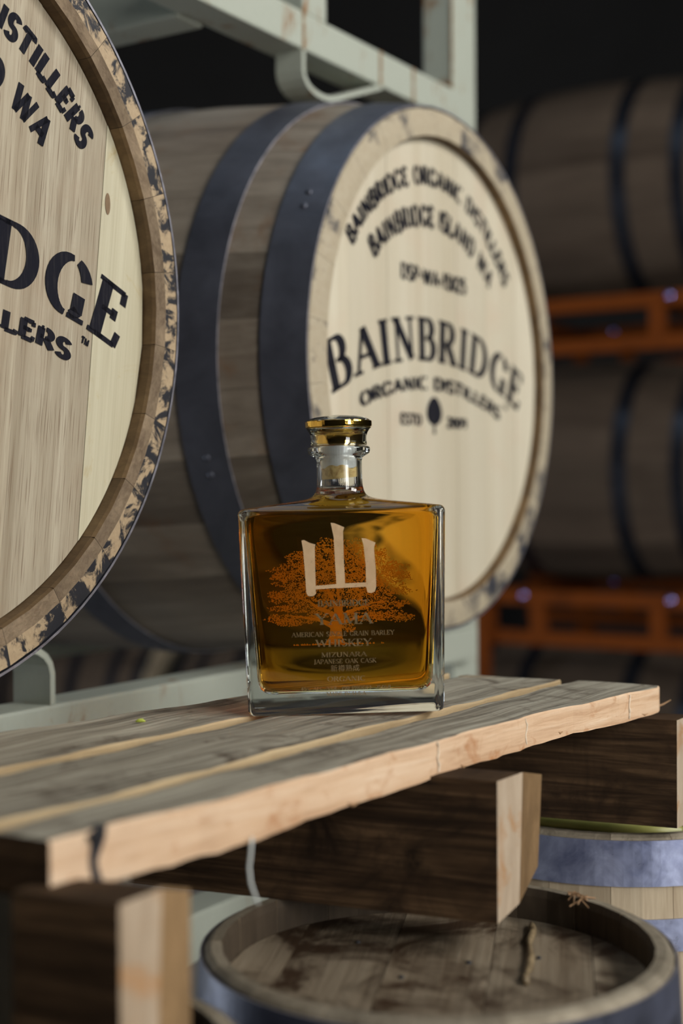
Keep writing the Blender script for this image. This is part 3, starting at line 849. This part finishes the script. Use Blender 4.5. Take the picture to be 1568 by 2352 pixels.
# marks on the sawn edge: saw scars, black stain, splinters
for u in (.772, .890, 1.035):
    v = lerp_tab([(.735, .467), (.892, .466), (1.0, .455), (1.085, .4465)], u)
    pts = []
    rnd = random.Random(int(u * 1000))
    for i in range(9):
        pts.append((u - PU0 + rnd.uniform(-.0012, .0012), v - PV0 + .0001, .1085 - .0185 * i / 8))
    from_bm('saw_scar', tube_bm(pts, [.0004 + rnd.uniform(0, .0007) for _ in pts], 5), M['scar'], pallet)
pts = [(.478 + .0012 * math.sin(i * 1.3) - PU0, .4782 - PV0, .1095 - .0285 * i / 7) for i in range(8)]
from_bm('black_stain', tube_bm(pts, [.0068, .0054, .004, .0034, .003, .003, .0036, .0046], 7), M['black'], pallet)
for (u, du, z) in ((.672, .010, .088), (.93, .007, .094), (1.052, .012, .092), (.80, .004, .09)):
    v = lerp_tab([(.579, .4685), (.735, .467), (.892, .466), (1.0, .455), (1.085, .4465)], u) - PV0
    from_bm('splinter', tube_bm([(u - PU0, v, z), (u + du * .5 - PU0, v - .0005, z - .002), (u + du - PU0, v - .0012, z - .0012)], [.0004, .0011, .0003], 5), M['chip'], pallet)
from_bm('splinter', tube_bm([(1.086 - PU0, .452 - PV0, .0925), (1.098 - PU0, .450 - PV0, .0935), (1.112 - PU0, .449 - PV0, .0955)], [.0011, .0009, .0003], 5), M['chip'], pallet)
# ------------------------------------------------------------------ small standing casks under the pallet
small_mats = dict(stave=M['cask_stave'], end=M['cask_rim'], bevel=M['cask_rim'], hoop=M['hoop_zinc'], edge=M['hoop_edge'], head=M['cask_head'])
small_mats['in'] = M['cask_in']
M['hoop_slate'] = steel('slate_blue_hoop_steel', (0.03, 0.032, 0.042), (0.11, 0.12, 0.17), 0.3, 0.5, 20, metal=0.5)
dark_small = dict(small_mats, hoop=M['hoop_slate'])
ZR = ZP - .1102
def standing(root, x, y, spin):
    root.matrix_world = Matrix.Translation((x, y, ZR)) @ Matrix.Rotation(spin, 4, 'Z')
c1 = make_barrel('small_cask', SMALL, dict(dark_small), True, 0.0)
standing(c1, .0555, .850, R(-9))
tag(c1, 'small oak cask with stained sunken head right below the pallet stringer', 'cask', 'small casks under the pallet')
c2 = make_barrel('small_cask', SMALL, small_mats, True, 0.0)
standing(c2, .236, 1.262, R(30))
c2.matrix_world = Matrix.Translation((.236, 1.262, ZR - .0055)) @ Matrix.Rotation(R(30), 4, 'Z') @ Matrix.Diagonal((1, 1, (SMALL.L - .0055) / SMALL.L, 1))
tag(c2, 'pale small cask with wide bluish galvanised hoop at the right edge', 'cask', 'small casks under the pallet')
c4 = copy_tree(c1); standing(c4, -.183, .664, R(40))
tag(c4, 'small dark-hooped cask nearest the camera in the bottom left corner', 'cask', 'small casks under the pallet')
# dried glue bead and grit on the stained head
zb = -SMALL.rec + .0006
rnd = random.Random(4)
pts = [(.0565 - .0555 + .0535 + .0009 * math.sin(i * .9) + rnd.uniform(-.0006, .0006), .100 - .0088 * i, 0) for i in range(14)]
bead = from_bm('glue_bead', tube_bm([(x, y, zb + .0012) for x, y, _ in pts], [.0012 + rnd.uniform(0, .0016) for _ in pts], 7), M['wax'], c1, True)
for (x, y, r) in ((.018, .02, .0016), (-.02, -.012, .0015), (.06, .035, .0013), (-.055, .05, .0012)):
    o = lathe('nail_hole', [(0, .0007), (r, .0006), (r * 1.2, -.0005)], M['black'], c1, 10)
    o.location = (x, y, zb)
for i in range(16):
    a = rnd.uniform(-.3, .3); q = R(48) + rnd.uniform(-.05, .05)
    x, y = .128 * math.cos(q), .128 * math.sin(q)
    from_bm('wood_fibre', tube_bm([(x, y, .001), (x + rnd.uniform(-.004, .004), y + rnd.uniform(-.004, .004), .003), (x + rnd.uniform(-.008, .008), y + rnd.uniform(-.008, .008), rnd.uniform(-.004, .003))], .0005, 4), M['chip'], c1)

# platform that the casks stand on
deck = empty('timber_platform', (0.02, .97, 0))
tag(deck, 'low timber platform carrying the small casks below the pallet', 'platform')
ztop = ZR - SMALL.L
for i in range(9):
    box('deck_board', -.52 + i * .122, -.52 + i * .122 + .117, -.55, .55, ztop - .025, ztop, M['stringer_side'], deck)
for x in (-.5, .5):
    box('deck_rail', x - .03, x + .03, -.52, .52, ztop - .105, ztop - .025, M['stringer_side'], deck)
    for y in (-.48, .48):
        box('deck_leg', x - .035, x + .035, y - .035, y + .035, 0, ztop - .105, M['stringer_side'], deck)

# ------------------------------------------------------------------ loose bits
def uv(u, v, z=0.0): return uvec * u + vvec * v + Vector((0, 0, ZP + z))
sv = .4665
b0 = uv(.581, sv - .0012, -.027)
pts = [b0 + Vector((dx, 0, dz)) for dx, dz in ((.0, .004), (-.0006, -.004), (-.0016, -.012), (-.0008, -.02), (.0012, -.026), (.003, -.031))]
o = from_bm('loose_string', tube_bm(pts, .00085, 6), M['string'], None, True)
tag(o, 'short white string hanging from the sawn pallet edge', 'string')
c = uv(.718, .672, .0004)
o = quads = from_bm('fallen_leaf', tube_bm([c + Vector((-.0035, 0, .0008)), c + Vector((-.0015, .0004, .0014)), c + Vector((.0012, .0002, .0016)), c + Vector((.0035, 0, .0009))], [.0003, .0013, .0014, .0003], 8), M['leaf'], None, True)
tag(o, 'tiny yellow-green leaf scrap on the rear pallet plank', 'leaf')
# green stick lying on the far cask
pts = [Vector((.140, 1.262, ZR - .0200)), Vector((.18, 1.243, ZR - .0200)), Vector((.235, 1.215, ZR - .0200)), Vector((.285, 1.192, ZR - .0200))]
o = from_bm('bamboo_stick', tube_bm(pts, [.0058, .0062, .006, .0055], 12), M['bamboo'], None, True)
tag(o, 'yellow-green bamboo stick lying on the sunken head of the pale right cask', 'stick')

# ------------------------------------------------------------------ whiskey bottle
tilt = R(-1.1)
bottle = empty('whiskey_bottle', mat=Matrix.Translation((.0020, 1.0315, ZP + .0009)) @ Matrix.Rotation(R(1.6), 4, 'Z') @ Matrix.Rotation(tilt, 4, 'Y'))
tag(bottle, 'square amber whiskey bottle with gold stopper standing on the pallet', 'bottle')
NB = 112
def rrect(hw, hd, rc, z, blend=0.0, circ=0.0, front=0.0, back=0.0):
    """rounded rectangle (blend 0) to circle of radius circ (blend 1); front/back bulge outwards"""
    pts = []
    per = NB // 4
    cs = [(hw - rc, hd - rc, 0), (-(hw - rc), hd - rc, 90), (-(hw - rc), -(hd - rc), 180), (hw - rc, -(hd - rc), 270)]
    # samples: corner arcs and straight runs
    arc = 8
    raw = []
    for ci, (cx, cy, a0) in enumerate(cs):
        for i in range(arc + 1):
            a = R(a0 + 90 * i / arc)
            raw.append((cx + rc * math.cos(a), cy + rc * math.sin(a)))
        nx = cs[(ci + 1) % 4]
        a1 = R(a0 + 90)
        p = (cx + rc * math.cos(a1), cy + rc * math.sin(a1)); q = (nx[0] + rc * math.cos(R(nx[2])), nx[1] + rc * math.sin(R(nx[2])))
        m = per - arc - 1
        for i in range(1, m + 1):
            f = i / (m + 1)
            raw.append((p[0] + (q[0] - p[0]) * f, p[1] + (q[1] - p[1]) * f))
    out = []
    for k, (x, y) in enumerate(raw):
        if y < 0: y -= front * max(0, 1 - (x / hw) ** 2)
        else: y += back * max(0, 1 - (x / hw) ** 2)
        if blend > 0:
            a = math.atan2(y / hd * hw, x) if False else math.atan2(y, x)
            # spread angles evenly towards the circle
            ak = 2 * PI * (k - arc / 2) / len(raw) + PI / 4
            x = x * (1 - blend) + circ * math.cos(ak) * blend
            y = y * (1 - blend) + circ * math.sin(ak) * blend
        out.append((x, y, z))
    return out
def loft(name, rings, m, parent, flat_ends=True):
    n = len(rings[0])
    verts = [v for r in rings for v in r]
    faces = []
    for i in range(len(rings) - 1):
        for k in range(n):
            a, b = i * n + k, i * n + (k + 1) % n
            faces.append((a, b, b + n, a + n))
    bm = bmesh.new()
    bv = [bm.verts.new(v) for v in verts]
    for f in faces: bm.faces.new([bv[i] for i in f])
    for ring, zz in ((0, rings[0]), (len(rings) - 1, rings[-1])):
        c = bm.verts.new((sum(v[0] for v in zz) / n, sum(v[1] for v in zz) / n, zz[0][2]))
        for k in range(n):
            bm.faces.new((bv[ring * n + k], bv[ring * n + (k + 1) % n], c))
    o = from_bm(name, bm, m, parent, True)
    return o
BW0, BW1, BD = .0692, .0733, .031
def bw(z): return BW0 + (BW1 - BW0) * z / .146
rings = []
for z, ins in ((.0, .0045), (.0004, .0022), (.0016, .0008), (.0038, 0.0)):
    rings.append(rrect(bw(z) - ins, BD - ins, .0045, z))
for i in range(1, 15):
    z = .0038 + (.1425 - .0038) * i / 14
    rings.append(rrect(bw(z), BD, .0045, z, front=.0006, back=.0006))
for z, ins in ((.1445, .0006), (.1458, .0018), (.1465, .0035)):
    rings.append(rrect(bw(z) - ins, BD - ins, .0045, z))
for f, z in ((.12, .1473), (.25, .1481), (.4, .1490), (.55, .1499), (.7, .1508), (.84, .1518), (.94, .1528), (1.0, .1540)):
    rings.append(rrect(bw(.146) - .0035, BD - .0035, .0045, z, f, .0205))
for r, z in ((.0188, .1556), (.0175, .1580), (.0167, .1615), (.0164, .166), (.0163, .175), (.0164, .1795), (.0172, .1820), (.0200, .1836), (.0222, .1850), (.0226, .1868), (.0226, .1885), (.0220, .1896), (.0200, .1902)):
    rings.append(rrect(.07, .0275, .0045, z, 1.0, r))
body = loft('glass_body', rings, M['glass'], bottle)
body['label'] = 'clear thick glass body'
# whiskey: sits inside the glass
rings = []
def lw(z): return bw(z) - (.0085 - .0042 * min(1, z / .13))
FB, BB = -.005, -.0130
for z, ins in ((.0140, .0120), (.0143, .0080), (.0154, .0045), (.0175, .0020), (.0205, .0006), (.0240, .0)):
    rings.append(rrect(lw(z) - ins, .0245 - ins * .9, .0080, z, front=FB * .6, back=BB * .6))
for i in range(1, 13):
    z = .0240 + (.1370 - .0240) * i / 12
    rings.append(rrect(lw(z), .0245, .0080, z, front=FB, back=BB))
for z, ins in ((.1395, .0006), (.1415, .0022), (.1428, .0050), (.1436, .0085)):
    rings.append(rrect(lw(z) - ins, .0245 - ins * .8, .0080, z, front=FB * .5, back=BB * .5))
for f, z in ((.15, .1446), (.35, .1458), (.55, .1470), (.75, .1482), (.9, .1494), (1.0, .1508)):
    rings.append(rrect(lw(.1436) - .0085, .0245 - .0068, .0080, z, f, .0160))
for r, z in ((.0142, .1525), (.0134, .1540)):
    rings.append(rrect(.06, .0177, .0080, z, 1.0, r))
liq = loft('whiskey', rings, M['whiskey'], bottle)
liq['label'] = 'amber whiskey'
# air in the neck
lathe('neck_hollow', [(0, .1543), (.0128, .1543), (.0131, .157), (.0132, .1895), (0, .1895)], M['air'], bottle, 64, False, False)
# stopper: plug, cork, gold core, clear skirt, gold rim, domed top
stp = empty('stopper'); stp.parent = bottle
stp['label'] = 'gold and clear glass stopper'
lathe('plug', [(0, .1742), (.0127, .1742), (.0128, .1800), (.0127, .1835), (.0127, .1900), (0, .1900)], M['plug'], stp, 48, False, False)
# cork with a ragged upper border
seg = 48
vs, fs = [], []
rnd = random.Random(2)
for k in range(seg):
    a = 2 * PI * k / seg
    zt = .1752 + .0012 * math.sin(3 * a + .6) + .0007 * math.sin(8 * a) + rnd.uniform(-.0003, .0003)
    zl = .1672 + .0010 * math.cos(a - .4)
    for r, z in ((.0, zl), (.01285, zl), (.01288, zt), (.0, zt)):
        vs.append((r * math.cos(a), r * math.sin(a), z))
for k in range(seg):
    a, b = k * 4, ((k + 1) % seg) * 4
    for j in range(3): fs.append((a + j, b + j, b + j + 1, a + j + 1))
mesh_obj('cork', vs, fs, M['cork'], stp)
lathe('gold_core', [(0, .1906), (.0172, .1906), (.0173, .1935), (.0176, .1975), (.0190, .2008), (.0222, .2031), (.0232, .2034), (0, .2034)], M['gold'], stp, 64)
lathe('clear_skirt', [(.0180, .1906), (.0204, .1908), (.0204, .1925), (.0201, .1948), (.0203, .1972), (.0211, .1998), (.0226, .2022), (.0238, .2033), (.0236, .2035), (.0227, .20335), (.0195, .2012), (.0181, .1980), (.0178, .1938)], M['glass'], stp, 64, True)
lathe('gold_rim', [(.0, .2036), (.0234, .2036), (.0241, .2040), (.0243, .2050), (.0243, .2074), (.0241, .2082), (.0232, .2085), (.0, .2085)], M['gold'], stp, 72, False, False)
lathe('glass_dome', [(0, .2087), (.0228, .2087), (.0226, .2092), (.0200, .2104), (.0150, .2116), (.0090, .2123), (0, .2126)], M['glass'], stp, 64)

# prints: x across, z up, in front of or behind the glass
def print_mesh(name, polys, y, m, parent, face=-1):
    verts, faces = [], []
    for p in polys:
        s = len(verts)
        verts += [(a, y(a) if callable(y) else y, b) for a, b in p]
        faces.append(tuple(range(s, s + len(p))))
    return mesh_obj(name, verts, faces, m, parent)
def yfront(x): return -(BD + .0006 * max(0, 1 - (x / .071) ** 2)) - .00012
def yback(x): return (BD + .0006 * max(0, 1 - (x / .071) ** 2)) + .00012
PX = .000306
def bx(px): return (px - 791) * PX
def bz(py): return (1645 - py) * PX
# mountain character: brush strokes as outlines
def brush(pts):
    return [(bx(x), bz(y)) for x, y in pts]
kanji = [brush([(697, 1241), (703, 1240), (716, 1247), (729, 1251), (727, 1258), (727, 1300), (727, 1350), (727, 1364), (722, 1369), (714, 1370), (708, 1368), (705, 1360), (703, 1310), (700, 1262)]),
         brush([(765, 1202), (773, 1203), (785, 1208), (796, 1213), (793, 1222), (793, 1280), (795, 1352), (775, 1353), (773, 1300), (771, 1235)]),
         brush([(835, 1239), (845, 1240), (858, 1246), (867, 1250), (863, 1262), (866, 1310), (866, 1352), (863, 1362), (855, 1366), (846, 1364), (843, 1352), (843, 1300), (839, 1255)]),
         brush([(727, 1346), (776, 1343), (776, 1352), (727, 1354)]), brush([(794, 1342), (844, 1341), (844, 1351), (794, 1352)])]
print_mesh('mountain_character', kanji, lambda x: yfront(x) - .0002, M['foil_raised'], bottle)
ser = dict(thick=.16, thin=.062, serif=.05)
T = []
def line(txt, cx, base, hpx, wpx, **k):
    return text_quads(txt, hpx * PX, centre=(bx(cx), bz(base)), width=wpx * PX, **{**ser, **k})
T += line('BAINBRIDGE', 790, 1394, 14, 118)
T += line('YAMA', 790, 1436, 26, 130)
T += line('AMERICAN SINGLE GRAIN BARLEY', 787, 1463, 11, 236)
T += line('WHISKEY', 788, 1487, 17, 128)
T += line('MIZUNARA', 788, 1511, 11, 104)
T += line('JAPANESE OAK CASK', 790, 1526, 10.5, 144)
T += line('ORGANIC', 792, 1567, 11.5, 88)
T += line('45% ALC./VOL. (90 PROOF)  750ML', 792, 1587, 8.5, 210)
T += line('MADE IN U.S.A.', 793, 1600, 8, 94)
print_mesh('label_lettering', T, yfront, M['foil'], bottle)
fc = bpy.data.curves.new('cask_characters', 'FONT')
fc.body = '\u65b0\u6a3d\u719f\u6210'
fc.size = 16.5 * PX; fc.align_x = 'CENTER'; fc.space_character = 1.05
tmp = bpy.data.objects.new('tmp', fc); COL.objects.link(tmp)
dg = bpy.context.evaluated_depsgraph_get()
me = bpy.data.meshes.new_from_object(tmp.evaluated_get(dg))
bpy.data.objects.remove(tmp)
me.materials.clear(); me.materials.append(M['foil'])
ko = link(bpy.data.objects.new('cask_characters', me), bottle)
ko.rotation_euler = (PI / 2, 0, 0); ko.location = (bx(790), yfront(0) - .00005, bz(1543))

# oak tree printed on the back of the glass
rnd = random.Random(11)
TP = []
def limb(pts, w):
    P = [Vector(q) for q in pts]
    for i in range(len(P) - 1):
        a, b = P[i], P[i + 1]
        d = (b - a).normalized(); q = Vector((-d.y, d.x))
        TP.append([tuple(a + q * w[i] / 2), tuple(a - q * w[i] / 2), tuple(b - q * w[i + 1] / 2), tuple(b + q * w[i + 1] / 2)])
limb([(772, 1496), (774, 1484), (775, 1460), (776, 1440), (780, 1424)], [46, 32, 27, 28, 22])
limb([(756, 1497), (768, 1490)], [3, 14]); limb([(796, 1497), (786, 1488)], [3, 14])
limb([(766, 1452), (752, 1445), (738, 1438), (700, 1430), (660, 1425)], [14, 11, 8, 4, 2])
limb([(778, 1435), (762, 1420), (735, 1410), (716, 1394), (690, 1384)], [16, 11, 8, 5, 2])
limb([(781, 1432), (774, 1400), (764, 1380), (752, 1350)], [15, 10, 7, 3])
limb([(783, 1430), (788, 1400), (782, 1380), (780, 1340), (784, 1290)], [14, 9, 7, 5, 2])
limb([(787, 1436), (806, 1420), (830, 1412), (860, 1400), (900, 1396)], [14, 10, 7, 4, 2])
limb([(786, 1446), (812, 1438), (845, 1430), (890, 1432)], [9, 7, 4, 2])
# crown: layered leaf pads inside the outline
pads = [(785, 1262, 62, 20), (745, 1282, 62, 20), (830, 1280, 58, 22), (700, 1290, 40, 17), (866, 1285, 36, 18), (670, 1318, 46, 17), (735, 1318, 62, 22), (800, 1312, 66, 24), (865, 1315, 60, 22), (915, 1320, 34, 18), (648, 1332, 26, 10),
        (690, 1348, 54, 16), (760, 1348, 66, 22), (830, 1346, 66, 22), (895, 1346, 56, 18), (935, 1334, 20, 10), (662, 1380, 44, 17), (720, 1378, 50, 20), (800, 1376, 56, 20), (870, 1374, 60, 18), (925, 1372, 34, 9), (640, 1376, 20, 10),
        (650, 1408, 34, 8), (700, 1408, 44, 13), (760, 1402, 36, 12), (835, 1402, 50, 14), (895, 1404, 48, 13), (930, 1402, 22, 8), (640, 1432, 30, 11), (690, 1436, 44, 12), (662, 1444, 28, 7), (850, 1432, 54, 13), (900, 1432, 52, 13), (935, 1438, 24, 9), (800, 1452, 16, 9), (808, 1462, 13, 8), (745, 1425, 34, 8), (800, 1424, 26, 8)]
for (cx, cy, rx, ry) in pads:
    for _ in range(int(rx * ry * .42) + 16):
        a = rnd.uniform(0, 2 * PI); q = math.sqrt(rnd.random())
        wob = 1 + .18 * math.sin(5 * a + cx) + .10 * math.sin(11 * a + cy)
        x, y = cx + rx * q * wob * math.cos(a), cy + ry * q * wob * math.sin(a)
        r0 = rnd.uniform(1.0, 2.1)
        ph = rnd.uniform(0, 6.28)
        k = rnd.choice((5, 6))
        TP.append([(x + r0 * (1 if i % 2 else .62) * math.cos(ph + PI * i / k), y + r0 * (1 if i % 2 else .62) * math.sin(ph + PI * i / k)) for i in range(2 * k)])
for i in range(170):
    x = 775 + rnd.gauss(0, 48)
    TP.append([(x - rnd.uniform(1, 4), 1497), (x, 1495 - rnd.uniform(0, 2.5)), (x + rnd.uniform(1, 4), 1497.4), (x, 1498.5)])
TP = [[(bx(a), bz(b)) for a, b in p] for p in TP]
tree = print_mesh('printed_oak_tree', TP, lambda x: yback(x), M['tree'], bottle)
tree['kind'] = 'stuff'
tree['label'] = 'copper-orange oak tree print'

# ------------------------------------------------------------------ far barrels on orange racks
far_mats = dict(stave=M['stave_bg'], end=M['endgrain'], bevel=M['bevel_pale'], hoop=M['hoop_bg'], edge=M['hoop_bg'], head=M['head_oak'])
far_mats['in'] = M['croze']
FC = Vector((1.18, 4.06, 0))
def far_place(o, back, z, spin):
    o.matrix_world = lying(FC - n_ax * back + Vector((0, 0, z + H)), spin)
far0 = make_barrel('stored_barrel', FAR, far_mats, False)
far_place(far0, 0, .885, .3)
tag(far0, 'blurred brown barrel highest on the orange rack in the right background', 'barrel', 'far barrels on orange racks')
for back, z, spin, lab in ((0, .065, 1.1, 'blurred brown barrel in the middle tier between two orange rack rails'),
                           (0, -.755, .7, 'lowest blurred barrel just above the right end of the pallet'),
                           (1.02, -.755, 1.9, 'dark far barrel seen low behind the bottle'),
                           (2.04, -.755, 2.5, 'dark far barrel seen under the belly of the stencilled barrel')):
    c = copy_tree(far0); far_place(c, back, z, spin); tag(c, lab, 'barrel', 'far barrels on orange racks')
def orange_rack(back, ztop, label, legs=False):
    """ladder frames along the barrel axis under a barrel; ztop = height of the top rail"""
    r = empty('orange_rack', mat=Matrix(((n_ax.x, h_ax.x, 0, FC.x - n_ax.x * back), (n_ax.y, h_ax.y, 0, FC.y - n_ax.y * back), (0, 0, 1, ztop + H - .16), (0, 0, 0, 1))))
    tag(r, label, 'rack', 'orange steel racks')
    for y in (-.375, .335):
        box('rail', -.86, .06, y, y + .04, .12, .16, M['orange'], r, .003)
        box('rail', -.86, .06, y, y + .04, .005, .045, M['orange'], r, .003)
        for x in (-.86, -.69, -.53, -.18, .02):
            box('strut', x, x + .04, y + .001, y + .039, .045, .12, M['orange'], r)
        for x in (-.55, -.12):
            b = lathe('glint_bolt', [(0, .012), (.008, .010), (.013, .004), (.014, 0)], M['glint_bolt'], r, 14)  # added heads that catch the windows as blurred glints
            b.location = (x, y - .001, .145); b.rotation_euler = (PI / 2, 0, 0)
    for x in (-.70, -.16):
        box('cross_bar', x, x + .04, -.335, .335, .115, .155, M['orange'], r, .003)
    if legs:
        for y in (-.416, .376):
            box('post', -.70, -.65, y, y + .04, legs, .16, M['orange'], r, .003)
    return r
orange_rack(0, .54, 'orange rack frame under the highest far barrel')
orange_rack(0, -.275, 'orange rack frame with posts under the middle far barrel', -.80)
for y0, lab in ((-.15, 'long dark timber runner on the floor under the lowest far barrels, camera side'), (.09, 'long dark timber runner on the floor under the lowest far barrels, wall side')):
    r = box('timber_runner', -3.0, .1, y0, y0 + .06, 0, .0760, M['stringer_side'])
    r.matrix_world = Matrix(((n_ax.x, h_ax.x, 0, FC.x), (n_ax.y, h_ax.y, 0, FC.y), (0, 0, 1, 0), (0, 0, 0, 1)))
    tag(r, lab, 'timber')
